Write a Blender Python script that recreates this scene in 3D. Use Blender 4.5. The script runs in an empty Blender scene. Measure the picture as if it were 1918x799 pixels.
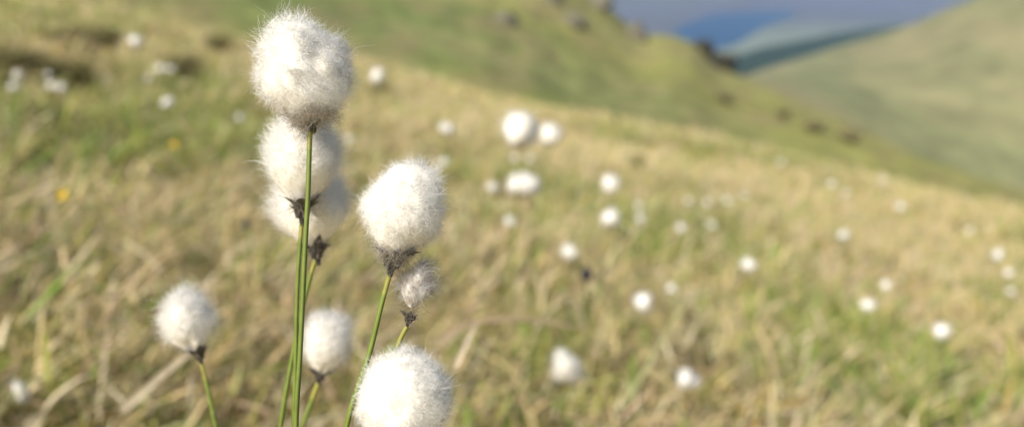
import bpy, math
import numpy as np
from mathutils import Vector, Matrix, Quaternion

rng = np.random.default_rng(7)
scene = bpy.context.scene
COL = scene.collection
PI = math.pi

# ------------------------------------------------------------------ camera geometry
F = 1918 * 26.0 / 36.0            # focal length in photograph pixels
PITCH = math.radians(18.4)
FOCUS = 0.18
UP = np.array((0, math.sin(PITCH), math.cos(PITCH)))
FW = np.array((0, math.cos(PITCH), -math.sin(PITCH)))
RT = np.array((1.0, 0, 0))


def ray(px, py):
    """view direction through a photograph pixel, unit depth along the lens axis"""
    px = np.asarray(px, float)[..., None]
    py = np.asarray(py, float)[..., None]
    return (px - 959) / F * RT + (399.5 - py) / F * UP + FW


def at(px, py, d):
    return ray(px, py) * d


def at_ground(px, py, dist):
    """world point on the ray whose horizontal distance along Y is dist"""
    r = ray(px, py)
    return r * (np.asarray(dist, float) / r[..., 1])[..., None]


def project(p):
    p = np.asarray(p, float)
    dep = p @ FW
    return 959 + F * (p @ RT) / dep, 399.5 - F * (p @ UP) / dep


# ------------------------------------------------------------------ noise
def _h(i, j, k, s):
    n = (i * 374761393 + j * 668265263 + k * 1440662683 + s * 974634777) & 0x7FFFFFFF
    n = ((n ^ (n >> 13)) * 1274126177) & 0x7FFFFFFF
    n = (n ^ (n >> 16)) & 0xFFFFFF
    return n / float(0xFFFFFF)


def vn(x, y, z=None, s=0):
    """value noise in 0..1"""
    x = np.asarray(x, float); y = np.asarray(y, float)
    z = np.zeros_like(x) if z is None else np.asarray(z, float)
    i, j, k = (np.floor(a).astype(np.int64) for a in (x, y, z))
    u, v, w = x - i, y - j, z - k
    u, v, w = (a * a * (3 - 2 * a) for a in (u, v, w))
    r = 0
    for a in (0, 1):
        for b in (0, 1):
            for c in (0, 1):
                r = r + _h(i + a, j + b, k + c, s) * (u if a else 1 - u) * (v if b else 1 - v) * (w if c else 1 - w)
    return r


def fbm(x, y, z=None, s=0, o=4):
    r, a, f, t = 0, 1.0, 1.0, 0
    for q in range(o):
        r = r + a * vn(np.asarray(x) * f, np.asarray(y) * f, None if z is None else np.asarray(z) * f, s + q)
        t += a; a *= .5; f *= 2.03
    return r / t


# ------------------------------------------------------------------ mesh helpers
def tag(o, label=None, cat=None, group=None, kind=None):
    for k, v in (('label', label), ('category', cat), ('group', group), ('kind', kind)):
        if v:
            o[k] = v
    return o


def mesh_data(name, V, faces, mats, tint=None, smooth=True, mi=None):
    """faces: (n,3) or (n,4) int array, or a list of such arrays"""
    if not isinstance(faces, (list, tuple)):
        faces = [faces]
    faces = [np.asarray(f, np.int32) for f in faces if len(f)]
    me = bpy.data.meshes.new(name)
    V = np.asarray(V, np.float32)
    me.vertices.add(len(V)); me.vertices.foreach_set('co', V.ravel())
    idx = np.concatenate([f.ravel() for f in faces])
    tot = np.concatenate([np.full(len(f), f.shape[1], np.int32) for f in faces])
    start = np.concatenate(([0], np.cumsum(tot)[:-1])).astype(np.int32)
    me.loops.add(len(idx)); me.loops.foreach_set('vertex_index', idx)
    me.polygons.add(len(tot))
    me.polygons.foreach_set('loop_start', start)
    me.polygons.foreach_set('loop_total', tot)
    if smooth:
        me.polygons.foreach_set('use_smooth', np.ones(len(tot), bool))
    for m in (mats if isinstance(mats, (list, tuple)) else [mats]):
        me.materials.append(m)
    if mi is not None:
        me.polygons.foreach_set('material_index', np.asarray(mi, np.int32))
    if tint is not None:
        a = me.attributes.new('tint', 'FLOAT_COLOR', 'POINT')
        c = np.ones((len(V), 4), np.float32); c[:, :3] = tint
        a.data.foreach_set('color', c.ravel())
    me.update(calc_edges=True)
    me.validate()
    return me


def link(name, data, parent=None, loc=None, rot=None):
    o = bpy.data.objects.new(name, data)
    COL.objects.link(o)
    if parent is not None:
        o.parent = parent
    if loc is not None:
        o.location = [float(a) for a in loc]
    if rot is not None:
        o.rotation_mode = 'QUATERNION'; o.rotation_quaternion = rot
    return o


def grid_faces(nr, nc, wrap=False):
    i = np.arange(nr - 1)[:, None]
    j = np.arange(nc if wrap else nc - 1)[None, :]
    a = i * nc + j
    b = i * nc + (j + 1) % nc
    return np.stack([a, b, b + nc, a + nc], -1).reshape(-1, 4)


# ------------------------------------------------------------------ materials
def new_mat(name):
    m = bpy.data.materials.new(name); m.use_nodes = True
    nt = m.node_tree; nt.nodes.clear()
    return m, nt, (lambda t, **k: _n(nt, t, **k))


def _n(nt, t, **k):
    n = nt.nodes.new(t)
    for a, b in k.items():
        setattr(n, a, b)
    return n


def leafy(name, trans=.35, rough=.6, spec=.3, noise=0.0, nscale=60):
    """two-sided plant material tinted per vertex (each blade has its own colour)"""
    m, nt, N = new_mat(name)
    out = N('ShaderNodeOutputMaterial'); at_ = N('ShaderNodeAttribute', attribute_name='tint')
    p = N('ShaderNodeBsdfPrincipled'); p.inputs['Roughness'].default_value = rough
    p.inputs['Specular IOR Level'].default_value = spec
    col = at_.outputs['Color']
    if noise:
        tc = N('ShaderNodeTexCoord'); no = N('ShaderNodeTexNoise'); no.inputs['Scale'].default_value = nscale
        no.inputs['Detail'].default_value = 3
        mr = N('ShaderNodeMapRange'); mr.inputs['To Min'].default_value = 1 - noise; mr.inputs['To Max'].default_value = 1 + noise
        mx = N('ShaderNodeVectorMath', operation='SCALE')
        nt.links.new(tc.outputs['Object'], no.inputs['Vector']); nt.links.new(no.outputs['Fac'], mr.inputs['Value'])
        nt.links.new(col, mx.inputs[0]); nt.links.new(mr.outputs[0], mx.inputs['Scale']); col = mx.outputs[0]
    nt.links.new(col, p.inputs['Base Color'])
    if trans:
        t = N('ShaderNodeBsdfTranslucent'); mix = N('ShaderNodeMixShader'); mix.inputs[0].default_value = trans
        nt.links.new(col, t.inputs['Color']); nt.links.new(p.outputs[0], mix.inputs[1]); nt.links.new(t.outputs[0], mix.inputs[2])
        nt.links.new(mix.outputs[0], out.inputs['Surface'])
    else:
        nt.links.new(p.outputs[0], out.inputs['Surface'])
    return m


def ground_mat(name, scale, detail=6, var=.35, bump=.0, rough=.95):
    """per-vertex vegetation colour broken up by noise"""
    m, nt, N = new_mat(name)
    out = N('ShaderNodeOutputMaterial'); a = N('ShaderNodeAttribute', attribute_name='tint')
    tc = N('ShaderNodeTexCoord'); no = N('ShaderNodeTexNoise'); no.inputs['Scale'].default_value = scale
    no.inputs['Detail'].default_value = detail; no.inputs['Roughness'].default_value = .65
    mr = N('ShaderNodeMapRange'); mr.inputs['From Min'].default_value = .3; mr.inputs['From Max'].default_value = .7
    mr.inputs['To Min'].default_value = 1 - var; mr.inputs['To Max'].default_value = 1 + var
    mx = N('ShaderNodeVectorMath', operation='SCALE')
    p = N('ShaderNodeBsdfPrincipled'); p.inputs['Roughness'].default_value = rough
    p.inputs['Specular IOR Level'].default_value = .1
    L = nt.links.new
    L(tc.outputs['Object'], no.inputs['Vector']); L(no.outputs['Fac'], mr.inputs['Value'])
    L(a.outputs['Color'], mx.inputs[0]); L(mr.outputs[0], mx.inputs['Scale']); L(mx.outputs[0], p.inputs['Base Color'])
    if bump:
        b = N('ShaderNodeBump'); b.inputs['Strength'].default_value = .6; b.inputs['Distance'].default_value = bump
        L(no.outputs['Fac'], b.inputs['Height']); L(b.outputs[0], p.inputs['Normal'])
    L(p.outputs[0], out.inputs['Surface'])
    return m


def cotton_mat(name, base, trans, clear=0.0, soft=0.0):
    """white fibre; each fibre lets part of the light through, and shades partly as the fluff it lies in"""
    m, nt, N = new_mat(name)
    L = nt.links.new
    out = N('ShaderNodeOutputMaterial'); a = N('ShaderNodeAttribute', attribute_name='tint')
    mul = N('ShaderNodeVectorMath', operation='MULTIPLY'); mul.inputs[1].default_value = base
    L(a.outputs['Color'], mul.inputs[0])
    d = N('ShaderNodeBsdfDiffuse'); t = N('ShaderNodeBsdfTranslucent'); g = N('ShaderNodeBsdfGlossy')
    g.inputs['Roughness'].default_value = .38
    L(mul.outputs[0], d.inputs['Color']); L(mul.outputs[0], t.inputs['Color'])
    if soft:
        fl = N('ShaderNodeAttribute', attribute_name='fluff'); vt = N('ShaderNodeVectorTransform', vector_type='NORMAL', convert_from='OBJECT', convert_to='WORLD')
        ge = N('ShaderNodeNewGeometry'); mx = N('ShaderNodeMix', data_type='VECTOR'); mx.inputs['Factor'].default_value = soft
        no = N('ShaderNodeVectorMath', operation='NORMALIZE')
        L(fl.outputs['Vector'], vt.inputs[0]); L(ge.outputs['Normal'], mx.inputs[4]); L(vt.outputs[0], mx.inputs[5]); L(mx.outputs[1], no.inputs[0])
        L(no.outputs[0], d.inputs['Normal'])
    m1 = N('ShaderNodeMixShader'); m1.inputs[0].default_value = trans
    m2 = N('ShaderNodeMixShader'); m2.inputs[0].default_value = .04
    L(d.outputs[0], m1.inputs[1]); L(t.outputs[0], m1.inputs[2])
    L(m1.outputs[0], m2.inputs[1]); L(g.outputs[0], m2.inputs[2])
    if clear:
        tr = N('ShaderNodeBsdfTransparent'); m3 = N('ShaderNodeMixShader'); m3.inputs[0].default_value = clear
        L(m2.outputs[0], m3.inputs[1]); L(tr.outputs[0], m3.inputs[2]); L(m3.outputs[0], out.inputs['Surface'])
    else:
        L(m2.outputs[0], out.inputs['Surface'])
    return m


M = {
    'grass': leafy('dry_grass', .36, .55, .25),
    'stem': leafy('green_stem', .08, .42, .45, .38, 260),
    'scale': leafy('dark_scale', .1, .6, .3, .3, 900),
    'petal': leafy('petal', .3, .45, .4),
    'heather': leafy('heather', .15, .8, .15),
    'needle': leafy('conifer', .1, .85, .1),
    'cotton_core': cotton_mat('cotton_core', (.74, .72, .675), .0),
    'cotton_fibre': cotton_mat('cotton_fibre', (.94, .93, .91), .45, .42, .55),
    'meadow': ground_mat('meadow_soil', 14, 6, .45, .02),
    'hillside': ground_mat('hillside_turf', .35, 8, .36, .4),
    'hill': ground_mat('far_turf', .05, 8, .24, 2.0),
    'valley': ground_mat('valley_floor', .01, 8, .15),
    'mountain': ground_mat('heather_moor', .006, 8, .22, 12.0),
    'rock': ground_mat('dark_rock', 1.6, 8, .6, .15, .85),
}


def lake_mat():
    m, nt, N = new_mat('lake_water'); L = nt.links.new
    out = N('ShaderNodeOutputMaterial'); p = N('ShaderNodeBsdfPrincipled')
    p.inputs['Base Color'].default_value = (.001, .040, .108, 1)
    p.inputs['Roughness'].default_value = .35; p.inputs['Specular IOR Level'].default_value = .03
    tc = N('ShaderNodeTexCoord'); w = N('ShaderNodeTexNoise'); w.inputs['Scale'].default_value = .12; w.inputs['Detail'].default_value = 5
    b = N('ShaderNodeBump'); b.inputs['Strength'].default_value = .8; b.inputs['Distance'].default_value = 1.5
    L(tc.outputs['Object'], w.inputs['Vector']); L(w.outputs['Fac'], b.inputs['Height']); L(b.outputs[0], p.inputs['Normal'])
    L(p.outputs[0], out.inputs['Surface'])
    return m


M['lake'] = lake_mat()

# ------------------------------------------------------------------ the near meadow
H0, GA, GB, GC = .45, -.22, -.130, .0011


def mounds(x, y):
    r = np.hypot(x, y)
    far = np.clip((r - 2.5) / 6, 0, 1)
    b = .07 * (fbm(x * 2.2 + 31, y * 2.2, s=3, o=3) - .5)
    b = b + far * .75 * (fbm(x * .28 + 5, y * .28 + 9, s=11, o=3) - .52)
    left = np.clip((-x - 1.2) / 3, 0, 1)
    b = b + left * .30 * (fbm(x * .75, y * .75, s=23, o=3) - .5)
    return b


def ground_z(x, y):
    x = np.asarray(x, float); y = np.asarray(y, float)
    return -H0 + GA * x + GB * y - GC * y * np.abs(y) - .0004 * x * x + mounds(x, y)


STRAW = np.array((.66, .50, .235)); PALE = np.array((.70, .58, .37)); TAN = np.array((.62, .43, .275))
OLIVE = np.array((.365, .36, .07)); GREEN = np.array((.20, .335, .035)); DEEP = np.array((.07, .12, .018))
BROWN = np.array((.20, .13, .065)); OCHRE = np.array((.52, .34, .10))


def _flat_hit(px, py):
    r = ray(px, py); d = np.geomspace(.4, 30, 900); p = r[None] * d[:, None]
    k = np.argmax(p[:, 2] < -H0 + .06 + GA * p[:, 0] + GB * p[:, 1] - GC * p[:, 1] ** 2)
    return p[k, 0], p[k, 1]


# wet green flushes (+) and drier straw patches (-) seen on this slope: px, py, radius px across, weight
PATCH = [(*_flat_hit(a, b), w, k) for a, b, w, k in (
    (1205, 400, .10, .9), (1345, 425, .16, 1), (130, 500, .10, .8), (490, 500, .07, .5), (1000, 660, .09, .9), (1660, 740, .14, .8), (975, 320, .16, .8),
    (330, 150, .25, .6), (1500, 590, .18, .7), (60, 350, .2, .4), (40, 690, .06, .8), (1850, 690, .15, .6), (1100, 760, .08, .6), (160, 200, .3, .2),
    (330, 330, .16, -.9), (1640, 500, .22, -.9), (1230, 245, .9, -.8), (640, 620, .10, -.7), (930, 700, .07, -.9), (200, 700, .08, -.8), (1330, 690, .10, -.6), (700, 250, .4, -.7), (1000, 480, .14, -.6), (1450, 335, .9, -.8), (1800, 400, .6, -.8), (850, 190, .9, -.8), (1100, 260, .9, -.8), (1650, 370, .7, -.7), (560, 120, .8, -.6))]


def greenness(x, y):
    """0 straw .. 1 green, in patches"""
    g = .55 * fbm(x * 2.6, y * 2.6, s=41, o=3) + .45 * fbm(x * .5 + 4, y * .5, s=45, o=3)
    g = (g - .40) * 5.0
    for a, b, w, k in PATCH:
        g = g + 1.3 * k * np.exp(-((x - a) ** 2 + ((y - b) / 1.6) ** 2) / (w * w))
    g = g - .75 * np.clip((np.hypot(x, y) - 5) / 7, 0, 1) * (x > -2.5 - .2 * y)
    return np.clip(g, 0, 1)


def build_meadow():
    rr = np.geomspace(.12, 75, 210); aa = np.linspace(-PI, PI, 301)[:-1]
    R, A = np.meshgrid(rr, aa, indexing='ij')
    x, y = R * np.sin(A), R * np.cos(A)
    z = ground_z(x, y) - .01
    V = np.stack([x, y, z], -1).reshape(-1, 3)
    V = np.vstack([V, [[0, 0, float(ground_z(0., 0.)) - .01]]])
    fc = grid_faces(len(rr), len(aa), True)
    n = len(V) - 1
    j = np.arange(len(aa)); cap = np.stack([np.full(len(aa), n), (j + 1) % len(aa), j], -1)
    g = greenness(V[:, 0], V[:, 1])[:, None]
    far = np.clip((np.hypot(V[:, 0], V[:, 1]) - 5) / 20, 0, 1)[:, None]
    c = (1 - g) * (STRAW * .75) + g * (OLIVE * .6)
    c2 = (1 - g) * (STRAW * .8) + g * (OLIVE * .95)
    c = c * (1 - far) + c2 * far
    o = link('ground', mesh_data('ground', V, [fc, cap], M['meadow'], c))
    tag(o, kind='structure')


build_meadow()


# ------------------------------------------------------------------ grass blades
def blades(root, az, L, w, lean, bend, n, c0, c1, twist=None):
    """ribbons: returns V, F, tint"""
    N = len(root)
    P = np.zeros((N, n + 1, 3)); P[:, 0] = root
    d = np.stack([np.sin(az), np.cos(az), np.zeros(N)], -1)
    for k in range(n):
        t = (k + .5) / n
        an = lean + bend * t ** 1.2
        P[:, k + 1] = P[:, k] + (L / n)[:, None] * (np.sin(an)[:, None] * d + np.cos(an)[:, None] * np.array((0, 0, 1.)))
    tw = rng.uniform(-1.2, 1.2, N) if twist is None else twist
    s = np.stack([np.cos(az + tw), -np.sin(az + tw), np.zeros(N)], -1)
    t = np.linspace(0, 1, n + 1)
    prof = 1 - (np.clip(t - .5, 0, 1) / .5) ** 1.5 * .92
    W = (w[:, None] * prof[None, :] * .5)[..., None] * s[:, None, :]
    V = np.stack([P - W, P + W], 2).reshape(-1, 3)
    a = (np.arange(N) * 2 * (n + 1))[:, None] + 2 * np.arange(n)[None, :]
    Fc = np.stack([a, a + 1, a + 3, a + 2], -1).reshape(-1, 4)
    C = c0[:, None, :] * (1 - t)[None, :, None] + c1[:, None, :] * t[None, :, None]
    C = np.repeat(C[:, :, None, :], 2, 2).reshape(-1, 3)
    return V, Fc, C


def pick_colours(N, g):
    """blade colours for local greenness g: root and tip"""
    u = rng.random(N)
    dry = np.where((u < .46)[:, None], STRAW, np.where((u < .76)[:, None], PALE, np.where((u < .90)[:, None], TAN, np.where((u < .95)[:, None], OCHRE, BROWN))))
    v = rng.random(N)
    wet = np.where((v < .52)[:, None], OLIVE, np.where((v < .85)[:, None], GREEN, DEEP))
    isg = rng.random(N) < (.25 + .62 * g)
    c = np.where(isg[:, None], wet, dry) * rng.uniform(.62, 1.25, N)[:, None]
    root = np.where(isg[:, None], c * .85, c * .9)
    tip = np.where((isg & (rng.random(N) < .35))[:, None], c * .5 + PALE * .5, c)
    return root, tip


def scatter(r0, r1, n, half):
    u = rng.random(n); r = np.sqrt(r0 * r0 + u * (r1 * r1 - r0 * r0))
    a = rng.uniform(-half, half, n)
    return r * np.sin(a), r * np.cos(a)


def tussocks(r0, r1, n, per, L, w, spread, nseg, half=1.0):
    tx, ty = scatter(r0, r1, n, half)
    size = rng.uniform(.6, 1.35, n)
    lay = rng.normal(1.1, .9, n)                       # the wind combs the straw towards +x
    k = np.repeat(np.arange(n), per); N = len(k)
    off = rng.normal(0, 1, (N, 2)) * (spread * size[k])[:, None] * .5
    x, y = tx[k] + off[:, 0], ty[k] + off[:, 1]
    z = ground_z(x, y)
    out_az = np.arctan2(off[:, 0], off[:, 1])
    mixw = rng.random(N) < .40
    az = np.where(mixw, lay[k] + rng.normal(0, .6, N), out_az + rng.normal(0, .6, N))
    LL = L * size[k] * rng.uniform(.45, 1.25, N)
    r = np.hypot(x, y)
    LL = np.where(r < .75, LL * np.clip((r - .1) / .65, .35, 1), LL)
    LL = LL * thin(x, y)
    lean = np.abs(rng.normal(.35, .35, N)) + .05
    bend = rng.uniform(.5, 1.9, N)
    g = np.clip(greenness(x, y) + rng.normal(0, .32, n)[k], 0, 1)
    c0, c1 = pick_colours(N, g)
    return blades(np.stack([x, y, z - .008], -1), az, LL, w * rng.uniform(.55, 1.35, N), lean, bend, nseg, c0, c1)


def carpet(r0, r1, n, L, w, nseg, half=1.0):
    x, y = scatter(r0, r1, n, half)
    g = greenness(x, y)
    keep = rng.random(n) < .35 + .65 * g
    x, y, g = x[keep], y[keep], g[keep]; N = len(x)
    c0, c1 = pick_colours(N, np.clip(g + .25, 0, 1))
    return blades(np.stack([x, y, ground_z(x, y) - .008], -1), rng.uniform(0, 2 * PI, N), L * rng.uniform(.4, 1.3, N) * np.maximum(thin(x, y), .6),
                  w * rng.uniform(.6, 1.3, N), np.abs(rng.normal(.2, .25, N)), rng.uniform(.1, 1.2, N), nseg, c0, c1)


def litter(r0, r1, n, L, w, half):
    """broad dead leaves lying across the tussocks"""
    x, y = scatter(r0, r1, n, half)
    g = greenness(x, y); keep = rng.random(n) < 1 - .55 * g
    x, y = x[keep], y[keep]; N = len(x)
    z = ground_z(x, y) + rng.uniform(.0, .09, N) * np.clip(np.hypot(x, y) / .8, .3, 1)
    c0, c1 = pick_colours(N, greenness(x, y) * .45)
    return blades(np.stack([x, y, z], -1), rng.normal(1.0, 1.3, N), L * rng.uniform(.4, 1.3, N), w * rng.uniform(.4, 1.3, N),
                  rng.uniform(.6, 1.5, N), rng.uniform(0, .9, N), 4, c0, c1)


def build_grass():
    sets = [
        tussocks(.40, 1.6, 330, 150, .105, .0026, .075, 5, 1.15),
        litter(.40, 1.6, 13000, .065, .0042, 1.15),
        litter(1.6, 4.5, 20000, .075, .0058, 1.05),
        carpet(.35, 1.6, 80000, .085, .0021, 4, 1.15),
        tussocks(1.6, 4.5, 1100, 110, .115, .0036, .10, 4, 1.05),
        carpet(1.6, 4.5, 110000, .08, .0036, 3, 1.05),
        tussocks(4.5, 12, 3400, 42, .15, .0085, .16, 3, .98),
        carpet(4.5, 12, 50000, .14, .010, 2, .98),
        tussocks(12, 40, 8000, 16, .26, .022, .30, 3, .95),
    ]
    V, Fc, C, b = [], [], [], 0
    for v, f, c in sets:
        V.append(v); Fc.append(f + b); C.append(c); b += len(v)
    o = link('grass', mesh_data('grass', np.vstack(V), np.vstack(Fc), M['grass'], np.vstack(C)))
    tag(o, 'straw coloured and green moorland grass leaning in tussocks over the slope', kind='stuff')


CLEAR = []      # (x, y, radius, length of the thin strip in front, factor)


def thin(x, y):
    f = np.ones(len(x))
    for cx, cy_, rad, front, fac in CLEAR:
        d = math.hypot(cx, cy_); ux, uy = cx / d, cy_ / d
        al = x * ux + y * uy - d; la = np.abs(x * uy - y * ux)
        f = np.where((la < rad) & (al < rad) & (al > -front), np.minimum(f, fac), f)
    return f



# ------------------------------------------------------------------ hills: sheets with their own distances
def itp(x, pts):
    p = np.array(pts, float)
    return np.interp(x, p[:, 0], p[:, 1])


def smooth_itp(x, pts, w=18):
    return sum(itp(x + d, pts) for d in (-w, -w / 2, 0, w / 2, w)) / 5


CREST = [(-900, -330), (-500, -190), (0, -60), (250, 0), (465, 50), (666, 106), (777, 128), (910, 146), (1000, 168), (1050, 195), (1150, 215),
         (1265, 230), (1370, 270), (1450, 295), (1590, 320), (1775, 345), (1918, 370), (2300, 460), (2800, 590)]
SPUR = [(-900, -420), (-500, -330), (600, -200), (900, -130), (1060, -50), (1120, -4), (1145, 18), (1170, 40), (1190, 54), (1215, 62), (1260, 64), (1298, 78),
        (1320, 100), (1345, 124), (1370, 136), (1400, 147), (1450, 166), (1500, 190), (1565, 216), (1650, 260), (1750, 302), (1850, 338), (1918, 360), (2300, 500), (2800, 690)]
SPUR_D = [(-900, 240), (600, 200), (1120, 170), (1400, 140), (1700, 110), (1918, 95), (2300, 80), (2800, 70)]
RIDGE = [(900, 330), (1200, 210), (1382, 148), (1435, 127), (1495, 110), (1552, 92), (1617, 73), (1700, 48), (1750, 26), (1800, 5), (1900, -36), (2300, -180), (2800, -330)]
RIDGE_D = [(900, 900), (1382, 700), (1800, 520), (2300, 380), (2800, 300)]


def loft(px, rows, nr, amp, freq, seed):
    """rows: list of (t, py(px), dist(px)); linear between rows; returns V (nr, nc, 3)"""
    t = np.linspace(0, 1, nr)
    ts = [r[0] for r in rows]
    P = np.stack([at_ground(px, r[1], r[2]) if r[1] is not None else r[2] for r in rows])
    out = np.zeros((nr, len(px), 3))
    for i, a in enumerate(t):
        k = min(max(np.searchsorted(ts, a) - 1, 0), len(ts) - 2)
        f = (a - ts[k]) / (ts[k + 1] - ts[k])
        out[i] = P[k] * (1 - f) + P[k + 1] * f
    return t, out


def build_hillside():
    px = np.linspace(-900, 2800, 520)
    cy, sy, sd = smooth_itp(px, CREST), smooth_itp(px, SPUR, 8), itp(px, SPUR_D)
    crest = at_ground(px, sy, sd)
    back = crest * np.array((1.35, 1.35, 1)) + np.array((0, 0, -1.0)) * (.22 * sd)[:, None]
    back2 = crest * np.array((1.9, 1.9, 1)) + np.array((0, 0, -1.0)) * (.55 * sd)[:, None]
    mid = cy * .45 + sy * .55
    t, P = loft(px, [(0, cy + 90, np.full_like(px, 42.)), (.2, cy + 20, 48 + .05 * sd), (.45, mid, 48 + .45 * (sd - 48)), (.72, sy, sd), (.85, None, back), (1, None, back2)], 130, 0, 0, 0)
    x, y = P[..., 0], P[..., 1]
    env = np.clip(1 - np.abs(t - .4) / .42, 0, 1)[:, None] ** .7
    P[..., 2] += env * (2.2 * (fbm(x * .07, y * .07, s=5, o=4) - .5) + .7 * (fbm(x * .4, y * .4, s=8, o=3) - .5)) + .9 * (fbm(x * .12 + 7, y * .12, s=6, o=4) - .5) * np.clip((t - .55) * 8, 0, 1)[:, None]
    # own colours of the turf: bracken-green band low on the slope, yellower sward above, browner top
    pxg, pyg = np.meshgrid(px, t)
    X, Y = x / 30, y / 30
    n1 = fbm(X * 3 + P[..., 2] * .25, Y * 1.2, s=71, o=4); n2 = fbm(X * 9, Y * 5, s=77, o=3)
    tv = np.broadcast_to(t[:, None], x.shape) + (n1 - .5) * .16
    sward = np.array((.215, .205, .058)); band = np.array((.112, .135, .04)); brown = np.array((.19, .145, .07)); pale = np.array((.23, .20, .085))
    wb = np.exp(-((tv - .30) / .09) ** 2)[..., None] * np.clip((1560 - pxg) / 350, 0, 1)[..., None]
    wl = (np.clip((900 - pxg) / 500, 0, 1) * .55)[..., None] * np.clip((tv - .3) * 6, 0, 1)[..., None]
    c = sward * (1 - wb) + band * wb
    c = c * (1 - wl) + (band * .75 + brown * .25) * wl
    wn = np.clip((n2 - .48) * 5, 0, 1)[..., None] * .6
    c = c * (1 - wn) + brown * wn
    wp = np.clip((n1 - .6) * 6, 0, 1)[..., None] * .5
    c = c * (1 - wp) + pale * wp
    o = link('hillside', mesh_data('hillside', P.reshape(-1, 3), grid_faces(len(t), len(px)), M['hillside'], c.reshape(-1, 3)))
    tag(o, kind='structure')
    return P.reshape(-1, 3)


HILLSIDE = build_hillside()


def build_far_hill():
    px = np.linspace(900, 2800, 300)
    ry, rd, sy = smooth_itp(px, RIDGE), itp(px, RIDGE_D), smooth_itp(px, SPUR, 8)
    top = at_ground(px, ry, rd)
    b1 = top * np.array((1.3, 1.3, 1)) + np.array((0, 0, -1.)) * (.10 * rd)[:, None]
    b2 = top * np.array((1.7, 1.7, 1)); b2[:, 2] = -150
    t, P = loft(px, [(0, np.maximum(sy, ry) + 150, 200 + 0 * px), (.3, np.maximum(sy, ry) + 25, 300 + 0 * px), (.7, ry, rd), (.85, None, b1), (1, None, b2)], 120, 0, 0, 0)
    x, y = P[..., 0], P[..., 1]
    env = np.clip(1 - np.abs(t - .35) / .4, 0, 1)[:, None]
    P[..., 2] += env * (7 * (fbm(x * .02, y * .008, s=15, o=4) - .5) + 1.5 * (fbm(x * .09, y * .03, s=18, o=3) - .5))
    n1 = fbm(x * .022 + P[..., 2] * .03, y * .006 - P[..., 2] * .05, s=81, o=5); n2 = fbm(x * .05, y * .025, s=83, o=4)
    tan = np.array((.200, .174, .085)); grn = np.array((.158, .158, .070)); dk = np.array((.10, .108, .045))
    w = np.clip((n1 - .38) * 4.5, 0, 1)[..., None]
    c = tan * (1 - w) + grn * w
    low = np.clip((.42 - t) * 5, 0, 1)[:, None, None] * .4
    c = c * (1 - low) + grn * low
    w = (np.clip((n2 - .56) * 7, 0, 1) * .35)[..., None]
    c = c * (1 - w) + dk * w
    o = link('hill', mesh_data('hill', P.reshape(-1, 3), grid_faces(len(t), len(px)), M['hill'], c.reshape(-1, 3)))
    tag(o, kind='structure')
    return P.reshape(-1, 3)


FARHILL = build_far_hill()
ZV = -150.0


def on_valley(px, py):
    r = ray(px, py)
    return r * (ZV / r[..., 2])[..., None]


LAKE_PX = [(1248, 72), (1262, 58), (1288, 44), (1320, 33), (1352, 23), (1390, 18), (1430, 16), (1465, 18), (1494, 23), (1484, 31), (1462, 40), (1440, 48),
           (1420, 58), (1402, 69), (1388, 79), (1370, 87), (1345, 92), (1320, 98), (1290, 104), (1255, 100)]


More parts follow.
